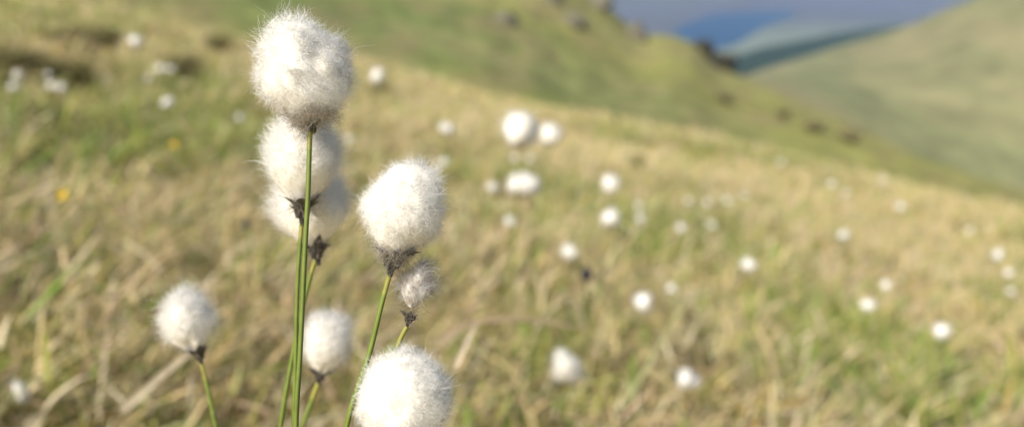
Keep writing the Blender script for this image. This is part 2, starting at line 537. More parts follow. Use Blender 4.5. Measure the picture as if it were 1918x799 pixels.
def build_valley():
    rr = np.concatenate([[1], np.geomspace(150, 9000, 160)]); aa = np.linspace(-PI, PI, 481)[:-1]
    R, A = np.meshgrid(rr, aa, indexing='ij')
    x, y = R * np.sin(A), R * np.cos(A)
    n = fbm(x * .004, y * .002, s=91, o=4)
    # pastures on the near right shore of the lake, heather moor elsewhere
    shore = np.array([on_valley(a, b) for a, b in ((1494, 23), (1462, 40), (1420, 58), (1388, 79), (1300, 104))])
    sx = np.interp(y, shore[::-1, 1], shore[::-1, 0])
    past = np.clip((x - sx + 60) / 60, 0, 1) * np.clip((2400 - y) / 700, 0, 1) * np.clip((y - 300) / 300, 0, 1)
    moor = np.array((.072, .075, .102)); pasture = np.array((.14, .165, .13)); bog = np.array((.10, .11, .095))
    w = np.clip((n - .45) * 5, 0, 1)[..., None]
    c = moor * (1 - .35 * w) + bog * .35 * w
    pw = past[..., None]
    c = c * (1 - pw) + (pasture * (1 - .4 * w) + bog * .4 * w) * pw
    V = np.stack([x, y, np.full_like(x, ZV)], -1).reshape(-1, 3)
    o = link('valley_floor', mesh_data('valley_floor', V, grid_faces(len(rr), len(aa), True), M['valley'], c.reshape(-1, 3)))
    tag(o, kind='structure')
    P = np.array([on_valley(a, b) for a, b in LAKE_PX]); P[:, 2] = ZV + .4
    # smooth the shoreline
    for _ in range(3):
        Q = np.roll(P, -1, 0); P = np.stack([.75 * P + .25 * Q, .25 * P + .75 * Q], 1).reshape(-1, 3)
    c0 = P.mean(0); V = np.vstack([P, [c0]]); k = len(P); j = np.arange(k)
    Fc = np.stack([np.full(k, k), (j + 1) % k, j], -1)
    o = link('lake', mesh_data('lake', V, Fc, M['lake'])); tag(o, kind='structure')
    # mountains beyond the lake
    px = np.linspace(300, 2700, 260)
    foot = 14 + 5 * np.sin(px * .011); top = -150 - 40 * fbm(px * .006, px * 0 + 3, s=5)
    d0 = np.array([on_valley(a, b)[1] for a, b in zip(px, foot + 8)])
    rt = at_ground(px, top, np.full_like(px, 5200.)); bk = rt * np.array((1.25, 1.25, 1)); bk[:, 2] = ZV - 2
    f0 = at_ground(px, foot + 8, d0); f0[:, 2] = ZV - 2
    t, P = loft(px, [(0, None, f0), (.35, foot * .5 + top * .5 + 30, 3900 + 0 * px), (.7, None, rt), (1, None, bk)], 70, 0, 0, 0)
    x, y = P[..., 0], P[..., 1]
    P[..., 2] += np.clip(1 - np.abs(t - .4) / .4, 0, 1)[:, None] * (90 * (fbm(x * .0016, y * .0012, s=25, o=5) - .5))
    n = fbm(x * .004, y * .002, s=95, o=4)
    w = np.clip((n - .42) * 4, 0, 1)[..., None]
    c = np.array((.074, .075, .108)) * (1 - w) + np.array((.08, .085, .095)) * w
    o = link('mountains', mesh_data('mountains', P.reshape(-1, 3), grid_faces(len(t), len(px)), M['mountain'], c.reshape(-1, 3)))
    tag(o, kind='structure')


build_valley()


# ------------------------------------------------------------------ the far-off wood
def build_forest():
    pts = []
    fx = [(1340, 56), (1382, 48), (1435, 44), (1480, 39), (1552, 32), (1604, 26), (1650, 18), (1700, 6)]
    px = rng.uniform(1335, 1695, 8500); f = rng.random(8500)
    th = itp(px, fx)
    base = smooth_itp(px, RIDGE)
    py = base + 14 - f * th * .9 + 2
    P = np.array([on_valley(a, b) for a, b in zip(px, py)])
    P = P[(np.hypot(P[:, 0], P[:, 1]) < 3200)]
    n = len(P); hgt = rng.uniform(12, 19, n); k = 7; tiers = 3
    V, Fc, C, b = [], [], [], 0
    a = np.linspace(0, 2 * PI, k, endpoint=False)
    for q in range(tiers):
        zb = hgt * (.12 + .27 * q); zt = hgt * (.12 + .27 * q + .38 if q < 2 else 1.0)
        zt = np.minimum(zt, hgt)
        rad = hgt * (.24 - .055 * q)
        jit = rng.uniform(.7, 1.25, (n, k))
        ring = np.stack([P[:, 0, None] + rad[:, None] * jit * np.cos(a), P[:, 1, None] + rad[:, None] * jit * np.sin(a), (ZV + zb)[:, None] + 0 * jit], -1)
        tip = np.stack([P[:, 0], P[:, 1], ZV + zt], -1)[:, None, :]
        v = np.concatenate([ring, tip], 1).reshape(-1, 3)
        s = (np.arange(n) * (k + 1))[:, None]; j = np.arange(k)[None, :]
        f_ = np.stack([s + j, s + (j + 1) % k, s + k + 0 * j], -1).reshape(-1, 3) + b
        V.append(v); Fc.append(f_); b += len(v)
        tone = rng.uniform(.6, 1.3, (n, 1, 1)) * np.array((.016, .034, .026))
        C.append(np.broadcast_to(tone, (n, k + 1, 3)).reshape(-1, 3))
    trunk = []
    for sx, sy in ((-1, -1), (1, -1), (1, 1), (-1, 1)):
        trunk.append((sx, sy))
    tv = np.concatenate([np.stack([P[:, 0] + .3 * sx, P[:, 1] + .3 * sy, np.full(n, ZV - .3)], -1)[:, None] for sx, sy in trunk] +
                        [np.stack([P[:, 0] + .2 * sx, P[:, 1] + .2 * sy, ZV + hgt * .2], -1)[:, None] for sx, sy in trunk], 1).reshape(-1, 3)
    s = (np.arange(n) * 8)[:, None]; j = np.arange(4)[None, :]
    tf = np.stack([s + j, s + (j + 1) % 4, s + (j + 1) % 4 + 4, s + j + 4], -1).reshape(-1, 4) + b
    V.append(tv); C.append(np.tile(np.array((.08, .06, .045)), (len(tv), 1)))
    o = link('forest', mesh_data('forest', np.vstack(V), [np.vstack(Fc), tf], M['needle'], np.vstack(C), smooth=False))
    tag(o, 'dark blue-green conifer wood along the valley beside the blue lake', kind='stuff')


build_forest()


# ------------------------------------------------------------------ rocks, heather and added shade clumps
def rock_data(seed, sx, sy, sz, tone=1.0):
    nu, nv = 36, 22
    th = np.linspace(.02, PI - .02, nv)[:, None]; ph = np.linspace(0, 2 * PI, nu, endpoint=False)[None, :]
    d = np.stack([np.sin(th) * np.cos(ph), np.sin(th) * np.sin(ph), np.cos(th) + 0 * ph], -1)
    n = fbm(d[..., 0] * 1.7 + seed, d[..., 1] * 1.7, d[..., 2] * 1.7, s=seed, o=4)
    q = np.floor(n * 9) / 9 * .6 + n * .4
    r = .55 + .9 * q
    # cleave along a few planes so that it reads as broken rock
    g = np.random.default_rng(seed)
    for _ in range(7):
        nn = g.normal(size=3); nn /= np.linalg.norm(nn); k = d @ nn
        r = np.where(k > .3, np.minimum(r, g.uniform(.62, .85) / np.maximum(k, .3)), r)
    V = d * r[..., None] * np.array((sx, sy, sz))
    c = np.array((.10, .086, .062)) * (.55 + .9 * fbm(d[..., 0] * 5, d[..., 1] * 5, d[..., 2] * 5, s=seed + 3))[..., None]
    lich = np.clip((fbm(d[..., 0] * 3, d[..., 1] * 3, d[..., 2] * 3, s=seed + 9) - .55) * 6, 0, 1)[..., None] * .5
    c = c * (1 - lich) + np.array((.2, .19, .13)) * lich
    c = c * tone
    top = np.clip((d[..., 2:] - .55) * 4, 0, 1) * .4 * min(tone, 1)
    c = c * (1 - top) + np.array((.13, .13, .05)) * top
    me = mesh_data('boulder', V.reshape(-1, 3), grid_faces(nv, nu, True), M['rock'], c.reshape(-1, 3), smooth=False)
    return me


_hx, _hy = project(HILLSIDE)
_hr = HILLSIDE[:, 1]


def on_hillside(px, py):
    k = np.argmin((_hx - px) ** 2 + (_hy - py) ** 2 + (HILLSIDE @ FW < 5) * 1e9)
    return HILLSIDE[k]


ROCKS = [  # px, py, width px, height px, label
    (1320, 98, 34, 24, 'dark broken crag on the upper end of the spur beside the blue lake'),
    (1346, 121, 44, 26, 'black rock outcrop on the spur edge below the dark crag'),
    (1188, 72, 34, 40, 'tall grey rock on the spur ridge just before it levels off'),
    (1120, 8, 60, 26, 'flat brown rock band at the highest point of the spur skyline'),
    (1075, 48, 38, 36, 'grey boulder on green turf below the skyline rock band'),
    (1030, 2, 34, 22, 'dark boulder at the top edge high on the hillside'),
    (886, 34, 40, 30, 'grey brown boulder high on the hillside, paired with a paler one'),
    (948, 40, 44, 28, 'paler flat boulder high on the hillside, second of a pair'),
]
for i, (px, py, w, h, lab) in enumerate(ROCKS):
    p = on_hillside(px, py); d = float(p @ FW); s = d / F
    tone, k = (.25, 1.0) if i < 2 else (1.3, .85)
    o = link('boulder', rock_data(50 + 3 * i, w * s * .8 * k, w * s * .6, h * s * .95 * k, tone), None, p + np.array((0, 0, h * s * .05)))
    tag(o, lab, 'rock', 'rocks on the hillside')


def heather_data(seed, w, h, tone, dens=1.0):
    """a dome of twigs with small leaves; returns two meshes"""
    global rng
    keep, rng = rng, np.random.default_rng(seed)
    N = 420
    r = np.sqrt(rng.random(N)) * .42; a = rng.uniform(0, 2 * PI, N)
    x, y = r * np.cos(a), r * np.sin(a)
    root = np.stack([x * .5 * w, y * .5 * w, -.05 * h + 0 * x], -1)
    az = np.arctan2(x, y) + rng.normal(0, .3, N)
    lump = .7 + .6 * fbm(x * 4, y * 4, s=seed)
    L = h * lump * rng.uniform(.8, 1.15, N)
    lean = r * 1.5; bend = rng.uniform(-.1, .6, N)
    bc = np.array((.10, .07, .045)) * (np.array((1.4, 1.6, 1.3)) if dens > .5 else np.array((2.2, 2.7, 2.3))) * rng.uniform(.6, 1.3, N)[:, None]
    V, Fc, C = blades(root, az, L, np.full(N, .02 * h), lean, bend, 3, bc, bc)
    tw = mesh_data('twigs', V, Fc, M['heather'], C)
    n = int(5200 * dens); k = rng.integers(0, N, n); t = rng.uniform(.25, 1.05, n)
    P = V.reshape(N, 4, 2, 3).mean(2)
    i0 = np.minimum((t * 3).astype(int), 2); f = t * 3 - i0
    p = P[k, i0] * (1 - f)[:, None] + P[k, i0 + 1] * f[:, None] + rng.normal(0, .035 * h, (n, 3))
    cc = np.array(tone) * rng.uniform(.5, 1.5, n)[:, None]
    br = rng.random(n) < .3; cc[br] = np.array((.11, .075, .05)) * rng.uniform(.6, 1.2, br.sum())[:, None]
    V2, F2, C2 = blades(p, rng.uniform(0, 2 * PI, n), h * rng.uniform(.05, .12, n), np.full(n, .035 * h), rng.uniform(0, 1.2, n), rng.uniform(-.5, 1, n), 2, cc, cc)
    fo = mesh_data('foliage', V2, F2, M['heather'], C2)
    rng = keep
    return tw, fo


def ground_hit(px, py, dmin=1.0, dmax=40):
    r = ray(px, py); d = np.geomspace(dmin, dmax, 1500)
    p = r[None, :] * d[:, None]
    below = p[:, 2] < ground_z(p[:, 0], p[:, 1])
    k = np.argmax(below) if below.any() else len(d) - 1
    return p[k], float(d[k])


HEATHER_SHADE = [  # px, py(foot), width px, height px, distance hint, label; dark upper-left clumps stand in for shaded tussock banks
    (30, 150, 90, 60, 'm', 'dark clump added as shade at the left edge of the meadow behind two pale tufts'),
    (145, 100, 100, 46, 'm', 'wide dark clump added as bank shade high on the left of the meadow'),
    (198, 92, 54, 36, 'm', 'small dark clump added as shade left of the lone white tuft at the top'),
    (130, 158, 90, 36, 'm', 'low dark clump added as shade beside a cluster of three pale tufts'),
    (411, 98, 40, 36, 'm', 'round dark clump added as shade left of the tallest cottongrass head'),
    (340, 145, 60, 34, 'm', 'olive heather clump behind a pair of touching pale discs'),
    (712, 182, 44, 26, 'm', 'small dark heather clump under a white tuft, right of the tallest head'),
    (1190, 318, 34, 18, 'm', 'brown heather clump on the meadow above two white tufts'),
    (1522, 248, 44, 26, 'h', 'round brown bush on the spur below the far hill'),
    (1592, 266, 58, 26, 'h', 'wide brown bush on the lower spur, farthest down the slope'),
    (1468, 222, 30, 18, 'h', 'small brown bush highest in a line down the spur'),
    (1350, 190, 60, 20, 'h', 'low spreading brown bush on the spur below the black outcrop'),
]
for i, (px, py, w, h, where, lab) in enumerate(HEATHER_SHADE):
    if where == 'm':
        p, d = ground_hit(px, py)
        p[2] = ground_z(p[0], p[1])
        CLEAR.append((p[0], p[1], w * d / F * .5, .9, .3)); h = h * .7 + .05 * F / d
    else:
        p = on_hillside(px, py); d = float(p @ FW)
    s = d / F
    e = link('heather_shade_clump' if where == 'm' else 'bush', None, None, p)
    tag(e, lab, 'bush', 'dark heather on the meadow' if where == 'm' else 'bushes on the spur')
    tw, fo = heather_data(300 + i, w * s, h * s * 1.0, (.27, .245, .09) if where == 'm' else (.36, .32, .14), .6 if where == 'm' else .4)
    link('twigs', tw, e); link('foliage', fo, e)


# ------------------------------------------------------------------ cottongrass
def tube(P, rad, sides, ribs=0.0, cols=None):
    P = np.asarray(P, float); n = len(P)
    T = np.gradient(P, axis=0); T /= np.linalg.norm(T, axis=1)[:, None]
    ref = np.array((0, 1., 0))
    A = np.cross(T, ref); A /= np.linalg.norm(A, axis=1)[:, None]
    B = np.cross(T, A)
    a = np.linspace(0, 2 * PI, sides, endpoint=False)
    m = 1 + ribs * np.cos(a * sides / 2)
    R = np.asarray(rad)[:, None] * m[None, :]
    V = P[:, None] + (R * np.cos(a))[..., None] * A[:, None] + (R * np.sin(a))[..., None] * B[:, None]
    V = V.reshape(-1, 3); Fc = grid_faces(n, sides, True)
    V = np.vstack([V, P[-1:] + T[-1:] * np.asarray(rad)[-1] * .3])
    j = np.arange(sides); cap = np.stack([(n - 1) * sides + j, (n - 1) * sides + (j + 1) % sides, np.full(sides, n * sides)], -1)
    C = None if cols is None else np.vstack([np.repeat(cols, sides, 0), cols[-1:]])
    return V, [Fc, cap], C


def spline(pts, n):
    """Catmull-Rom through points"""
    p = np.asarray(pts, float)
    p = np.vstack([2 * p[0] - p[1], p, 2 * p[-1] - p[-2]])
    out = []
    for t in np.linspace(0, len(p) - 3 - 1e-6, n):
        k = int(t); f = t - k
        a, b, c, d = p[k:k + 4]
        out.append(.5 * (2 * b + (c - a) * f + (2 * a - 5 * b + 4 * c - d) * f * f + (3 * b - a - 3 * c + d) * f ** 3))
    return np.array(out)


def tuft_data(seed, rx, rz, n, L, sw, streak=.25, lump=.14, rnd=.55, core=.885, wisps=(), dirty=0.0, nseg=6, fly=.05, cs=(56, 40), lop=0.0, pear=.34, sit=.87, curl_k=.62, low0=.60, tangle=0):
    """cotton head in its own frame: base at the origin, axis +Z"""
    g = np.random.default_rng(seed)
    ctr = np.array((0, 0, rz * sit))

    def radius(d, inner=False):
        n3 = fbm(d[..., 0] * 1.5 + seed * 3.1, d[..., 1] * 1.5, d[..., 2] * 1.5, s=seed, o=2)
        n4 = vn(d[..., 0] * 5 + seed, d[..., 1] * 5, d[..., 2] * 5, s=seed + 4)
        low = np.clip(-d[..., 2], 0, 1)
        m = (1 + lump * 2.6 * (n3 - .5) + lump * .9 * (n4 - .5)) * (1 - .10 * low ** 2)
        if inner:
            m = 1 + lump * 1.7 * (n3 - .5)
        for (wx, wy, wz, amt, sharp) in wisps:
            wv = np.array((wx, wy, wz)) / math.sqrt(wx * wx + wy * wy + wz * wz)
            m = m + amt * (.55 if inner else 1) * np.exp(-(1 - d @ wv) * sharp)
        return m

    def place(d, f, inner=False):
        q = d * np.array((rx, rx, rz))
        low = np.clip(-d[..., 2], 0, 1)
        q = q * (radius(d, inner) * f)[..., None]
        nar = 1 - pear * low ** 1.6; q[..., 0] *= nar; q[..., 1] *= nar
        q[..., 0] += lop * q[..., 2]
        return q + ctr

    nu, nv = cs
    th = np.linspace(.01, PI - .01, nv)[:, None]; ph = np.linspace(0, 2 * PI, nu, endpoint=False)[None, :]
    d = np.stack([np.sin(th) * np.cos(ph), np.sin(th) * np.sin(ph), np.cos(th) + 0 * ph], -1)
    fine = 1 + .035 * (fbm(d[..., 0] * 9, d[..., 1] * 9, d[..., 2] * 9, s=seed + 7, o=3) - .5)
    Vc = place(d, core * fine, True).reshape(-1, 3)
    Fc = grid_faces(nv, nu, True)
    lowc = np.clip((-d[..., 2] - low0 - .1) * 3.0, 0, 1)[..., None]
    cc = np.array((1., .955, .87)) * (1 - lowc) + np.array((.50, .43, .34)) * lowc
    sp = fbm(d[..., 0] * 4, d[..., 1] * 4, d[..., 2] * 4, s=seed + 11, o=3)
    dm = np.clip((sp - .52) * 6, 0, 1)[..., None] * dirty
    cc = cc * (1 - dm) + np.array((.42, .33, .25)) * dm
    # fibres
    v = g.normal(size=(int(n * 1.15), 3)); v /= np.linalg.norm(v, axis=1)[:, None]
    v = v[v[:, 2] > -.95][:n]
    if tangle:                                     # matted greyish fibres round the scales
        tz = g.uniform(-1, -.74, tangle); ta = g.uniform(0, 2 * PI, tangle); tr = np.sqrt(1 - tz * tz)
        v = np.vstack([v, np.stack([tr * np.cos(ta), tr * np.sin(ta), tz], -1)])
    n = len(v); tang = np.arange(n) >= n - tangle
    p0 = place(v, np.where(tang, g.uniform(.9, 1.12, n), core * g.uniform(.80, 1.02, n)))
    up = p0 - np.array((0, 0, -.15 * rz)); up /= np.linalg.norm(up, axis=1)[:, None]
    # neighbouring fibres lean alike: small locks
    lk = np.stack([vn(v[:, 0] * 5.5 + q * 17, v[:, 1] * 5.5, v[:, 2] * 5.5, s=seed + 20 + q) - .5 for q in range(3)], -1)
    rd = g.normal(size=(n, 3)); rd /= np.linalg.norm(rd, axis=1)[:, None]
    dr = v * (1 - streak) * .55 + up * streak * 1.5 + lk * rnd * 3.0 + rd * rnd * .75
    dr = np.where(tang[:, None], rd + v * .25 + np.array((0, 0, -.15)), dr)
    dr /= np.linalg.norm(dr, axis=1)[:, None]
    LL = L * g.uniform(.45, 1.2, n)
    wild = g.random(n) < fly
    LL = np.where(wild, LL * g.uniform(1.2, 1.7, n), LL)
    glint = g.random(n) < .05
    LL = np.where(glint, LL * 1.25, LL)
    curl = g.normal(size=(n, 3)) * curl_k
    P = np.zeros((n, nseg + 1, 3)); P[:, 0] = p0
    for k in range(nseg):
        P[:, k + 1] = P[:, k] + dr * (LL / nseg)[:, None]
        dr = dr + curl + g.normal(size=(n, 3)) * .22
        dr /= np.linalg.norm(dr, axis=1)[:, None]
    sd = np.cross(dr, g.normal(size=(n, 3))); sd /= np.linalg.norm(sd, axis=1)[:, None]
    t = np.linspace(0, 1, nseg + 1); wv = sw * (1 - .75 * t ** 2)
    W = ((g.uniform(.7, 1.3, n) * np.where(glint, 2.1, np.where(tang, 1.5, 1.0)))[:, None] * wv[None, :] * .5)[..., None] * sd[:, None, :]
    Vf = np.stack([P - W, P + W], 2).reshape(-1, 3)
    a = (np.arange(n) * 2 * (nseg + 1))[:, None] + 2 * np.arange(nseg)[None, :]
    Ff = np.stack([a, a + 1, a + 3, a + 2], -1).reshape(-1, 4) + len(Vc)
    cf = np.tile(np.array((1., .972, .92)), (n, 1)) * g.uniform(.93, 1.0, n)[:, None]
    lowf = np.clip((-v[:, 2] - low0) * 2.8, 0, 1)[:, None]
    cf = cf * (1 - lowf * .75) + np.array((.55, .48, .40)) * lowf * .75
    cf[tang] = np.array((.62, .55, .46)) * g.uniform(.45, 1.25, (n, 1))[tang]
    gi = g.random(n) < .006 + .05 * dirty; cf[gi] = np.array((.62, .36, .2))
    cf = cf * (1 - .2 * dirty); cc = cc * (1 - .2 * dirty)
    dk = g.random(n) < .14 * dirty; cf[dk] = np.array((.3, .22, .16))
    dmf = np.clip((fbm(v[:, 0] * 4, v[:, 1] * 4, v[:, 2] * 4, s=seed + 11, o=3) - .52) * 6, 0, 1)[:, None] * dirty * .7
    cf = cf * (1 - dmf) + np.array((.5, .4, .32)) * dmf
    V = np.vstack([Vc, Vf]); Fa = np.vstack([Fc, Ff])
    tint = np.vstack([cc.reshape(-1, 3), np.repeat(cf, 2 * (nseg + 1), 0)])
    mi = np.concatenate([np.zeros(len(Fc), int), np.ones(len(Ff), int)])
    me = mesh_data('cotton_tuft', V, Fa, [M['cotton_core'], M['cotton_fibre']], tint, True, mi)
    at2 = me.attributes.new('fluff', 'FLOAT_VECTOR', 'POINT')
    at2.data.foreach_set('vector', np.vstack([d.reshape(-1, 3), np.repeat(v, 2 * (nseg + 1), 0)]).astype(np.float32).ravel())
    return me


def scales_data(seed, rx, rz, n=16, ln=.9, spread=1.0, rough=1.0):
    """papery dark scales cupped round the foot of the head"""
    g = np.random.default_rng(seed); V, Fc, C, b = [], [], [], 0
    m = 6
    for k in range(n):
        a = 2 * PI * k / n * 2.4 + g.uniform(-.3, .3); ca, sa = math.cos(a), math.sin(a)
        L = rz * ln * g.uniform(.55, 1.1); wd = rx * g.uniform(.14, .26)
        op = spread * g.uniform(.75, 1.35)
        t = np.linspace(0, 1, m)
        ang = .25 + op * np.clip(t * 1.25, 0, 1) ** .8 - .55 * t ** 2 * g.uniform(.2, 1.1)
        r = .0009 * rx / .012 + np.concatenate([[0], np.cumsum(np.sin(ang[:-1]))]) * L / m
        z = -.10 * rz + np.concatenate([[0], np.cumsum(np.cos(ang[:-1]))]) * L / m
        w = wd * np.interp(t, [0, .3, .75, 1], [.7, 1, .45, .02])
        tw = g.normal(0, .35) * t * rough
        cen = np.stack([r * ca, r * sa, z], -1)
        side = np.stack([-sa * np.cos(tw), ca * np.cos(tw), np.sin(tw)], -1)
        out = np.stack([np.cos(ang) * ca, np.cos(ang) * sa, -np.sin(ang)], -1)
        v = np.stack([cen - side * w[:, None] + out * w[:, None] * -.3, cen + out * w[:, None] * .1, cen + side * w[:, None] + out * w[:, None] * -.3], 1).reshape(-1, 3)
        f = grid_faces(m, 3) + b
        tone = np.array((.055, .047, .040)) * g.uniform(.5, 1.6)
        edge = np.array((.30, .26, .20)) * g.uniform(.4, 1.1)
        c = np.stack([tone * .6 + edge * .4, tone, tone * .6 + edge * .4], 0)[None].repeat(m, 0)
        tipc = (t > .8)[:, None, None]
        c = np.where(tipc, c * .5 + edge * .5, c).reshape(-1, 3)
        V.append(v); Fc.append(f); C.append(c); b += len(v)
    return mesh_data('scales', np.vstack(V), np.vstack(Fc), M['scale'], np.vstack(C))


def neck_data(rx, rz):
    """dark sheathed collar between the stem and the scales"""
    P = np.array([(0, 0, z * rz) for z in (-.26, -.19, -.11, -.03, .08, .2)])
    rad = rx * np.array((.060, .072, .085, .12, .17, .15))
    c = np.array([(.10, .09, .03), (.03, .026, .02), (.02, .018, .016), (.022, .02, .018), (.03, .026, .022), (.05, .04, .03)])
    V, Fc, C = tube(P, rad, 10, .08, c)
    return mesh_data('collar', V, Fc, M['scale'], C)


def axis_quat(v, spin=0.0):
    q = Vector((0, 0, 1)).rotation_difference(Vector([float(a) for a in v]))
    return q @ Quaternion((0, 0, 1), spin)


def px_axis(base, top, d, back=0.0):
    """unit axis from a head's base pixel to its top pixel, at the head's own depth"""
    b = at(base[0], base[1], d); t = at(top[0], top[1], d + back)
    v = t - b
    return v / np.linalg.norm(v)


def plant(head, axis, stem_pts, rad, label, group, tuft, scales, collar, spin=0.0, name='cottongrass', tone=1.0, sides=12, dark=.012):
    """stem_pts run from the ground to the head's base (world); parts live in the empty's frame"""
    foot = np.array(stem_pts[0])
    e = link(name, None, None, foot); tag(e, label, 'plant', group)
    P = spline(np.array(stem_pts) - foot, 90)
    s = np.concatenate([[0], np.cumsum(np.linalg.norm(np.diff(P, axis=0), axis=1))]); tot = s[-1]
    ph = foot[0] * 91 + foot[1] * 57
    P[:, 0] += .0011 * (vn(s * 26 + ph, 0 * s, s=3) - .5) * np.clip((tot - s) / .02, 0, 1)
    rem = tot - s
    g1 = np.array((.15, .19, .030)) * tone; g2 = np.array((.085, .125, .022)) * tone; yl = np.array((.27, .25, .05))
    c = np.where((rem < dark * .45)[:, None], yl, g1 * (s / tot)[:, None] + g2 * (1 - s / tot)[:, None])
    r = rad * (1.15 - .3 * (s / tot)) * (.92 + .16 * vn(s * 60 + ph, 0 * s, s=9))
    V, Fc, C = tube(P, r, sides, .16 if sides >= 10 else 0, c)
    link('stem', mesh_data('stem', V, Fc, M['stem'], C), e)
    q = axis_quat(axis, spin); loc = np.array(head) - foot
    if tuft is not None: link('cotton_tuft', tuft, e, loc, q)
    if scales is not None: link('scales', scales, e, loc, q)
    if collar is not None: link('collar', collar, e, loc, q)
    return e


def to_ground(p, d):
    """carry the direction d (pointing down) on to the meadow from p"""
    d = np.array(d, float); d /= np.linalg.norm(d)
    for k in range(4000):
        p2 = p + d * .0005 * k
        if p2[2] < ground_z(p2[0], p2[1]):
            return p2
    return p2


def fg(base, top, width, d, way, rad, label, seed, back=0.0, n=16000, L=.0042, stem_d=None, droop=0.0, wfac=1.0, **k):
    """one of the cottongrass stems in front: base/top/way are photograph pixels at depth d"""
    hb = at(base[0], base[1], d); ax = px_axis(base, top, d, back)
    hgt = math.hypot(base[0] - top[0], base[1] - top[1]) * d / F
    rx = width * d / F / 2 * .87; rz = hgt / (1 + k.get('sit', .87)) * .96
    pts = [at(x, y, (stem_d or d)) for x, y in way]
    low, nxt = pts[-1], (pts[-2] if len(pts) > 1 else hb)
    dirn = low - nxt
    dirn = dirn / np.linalg.norm(dirn); dirn = dirn + np.array((0, .10, -.25)); foot = to_ground(low, dirn)
    ln = k.pop('sc_ln', .8)
    run = [foot * (1 - f) + low * f for f in (0, .25, .5, .75, .9)]
    t = tuft_data(seed, rx, rz, n, L, .000064 * wfac, **k)
    sc = scales_data(seed + 1, rx, rz, 15, ln, 1.05); co = neck_data(rx, rz)
    neck = hb - ax * rz * .24
    return plant(hb, ax, run + pts[::-1] + [neck], rad, label, 'cottongrass heads in front', t, sc, co)


fg((584, 224), (558, 42), 192, .180, [(580, 260), (577, 400), (572, 530), (565, 665), (557, 799)], .00066,
   'tallest sharp white cottongrass head with a wisp on its crown, highest of all', 101, n=40000, L=.0040, lump=.30, rnd=.55, streak=.25, pear=.20, low0=.66, tangle=2200,
   wisps=((-.40, -.1, .95, .22, 26), (.8, -.2, .45, .10, 20), (-.9, -.1, -.1, .08, 20)), fly=.05)
fg((566, 400), (566, 212), 150, .203, [(565, 425), (558, 530), (553, 640), (551, 799)], .00066,
   'cottongrass head with swept white fibres directly under the tallest head', 111, n=24000, L=.0060, fly=.02, streak=.95, rnd=.12, lump=.12, wisps=((.9, 0, .25, .12, 6),), pear=.60, sit=1.0, curl_k=.17, tangle=350)
fg((594, 476), (578, 308), 160, .222, [(590, 490), (574, 545), (551, 640), (523, 799)], .0007,
   'softly blurred cottongrass head half hidden behind the second one on the tall stems', 121, n=17000, L=.0066, fly=.02, streak=.95, rnd=.12, lump=.12, wisps=((-.95, 0, -.2, .15, 8),), pear=.52, sit=1.0, curl_k=.17, tangle=350)
fg((735, 492), (774, 294), 178, .182, [(728, 520), (712, 575), (690, 660), (668, 730), (650, 799)], .00066,
   'sharp round white cottongrass head on the stem leaning right of the tall group', 131, n=38000, L=.0037, lump=.22, wisps=((.6, -.3, .8, .07, 30), (-.8, -.2, .4, .06, 30), (.9, 0, -.1, .06, 25)), rnd=.62, streak=.25, fly=.05, pear=.36, sit=.92, low0=.56, tangle=1600)
fg((766, 598), (799, 478), 94, .186, [(758, 618), (745, 645), (722, 710), (700, 799)], .0006,
   'small spent cottongrass head, thin and brown flecked, under the round right head', 141, n=7000, L=.0046, lump=.55, rnd=.45, streak=.8, dirty=1.0, core=.62, fly=.02, tangle=150, pear=.42, sc_ln=.5, sit=1.0, curl_k=.35,
   wisps=((.5, -.2, .9, .35, 16), (-.9, -.3, -.2, .2, 20)))
fg((752, 842), (762, 644), 206, .172, [(750, 870), (742, 960), (735, 1050)], .0007,
   'sharp white cottongrass head cut by the bottom edge, nearest of all', 151, n=44000, L=.0032, lump=.17, wisps=((-.5, -.2, .85, .05, 35), (.7, -.2, .6, .06, 30), (-.95, 0, .1, .05, 30)), rnd=.62, streak=.25, fly=.05)
fg((374, 668), (340, 551), 100, .250, [(380, 690), (390, 730), (398, 765), (406, 799)], .0007,
   'soft white cottongrass head standing apart at the far left of the front group', 161, n=13000, L=.0056, lump=.26, rnd=.22, streak=.85, wisps=((-.9, 0, .45, .20, 22), (.25, 0, 1, .18, 18), (-.3, 0, 1, .10, 24)), wfac=1.3, pear=.5, sit=1.0, curl_k=.3)
fg((599, 706), (622, 586), 98, .262, [(594, 722), (583, 752), (568, 799)], .0008,
   'soft white cottongrass head tucked low between the tall stems and the bottom head', 171, n=13000, L=.0054, lump=.22, rnd=.22, streak=.85, wfac=1.3, pear=.5, sit=1.0, curl_k=.3, wisps=((.9, 0, -.25, .14, 12), (.1, 0, 1, .12, 16)))

# the ones further off: three meshes of each part, shared
BT = [tuft_data(201 + 10 * i, .0105, .0120, 2200, .0050, .00032, streak=.6, lump=.34, rnd=.4, nseg=3, cs=(28, 20), fly=.05, pear=.38, sit=.97, wisps=((math.cos(i * 2.2), math.sin(i * 2.2), .3 - .4 * i, .14, 12),)) for i in range(3)]
BS = [scales_data(205 + 10 * i, .0105, .0120, 10) for i in range(3)]
BN = neck_data(.0105, .0120)
RAG = tuft_data(260, .0074, .0110, 3400, .0045, .00032, streak=.3, lump=.3, rnd=.5, nseg=3, cs=(36, 26), fly=.06, wisps=((-.93, 0, -.38, 1.2, 16), (.75, 0, -.68, .95, 16), (0, 0, 1, .55, 12)))

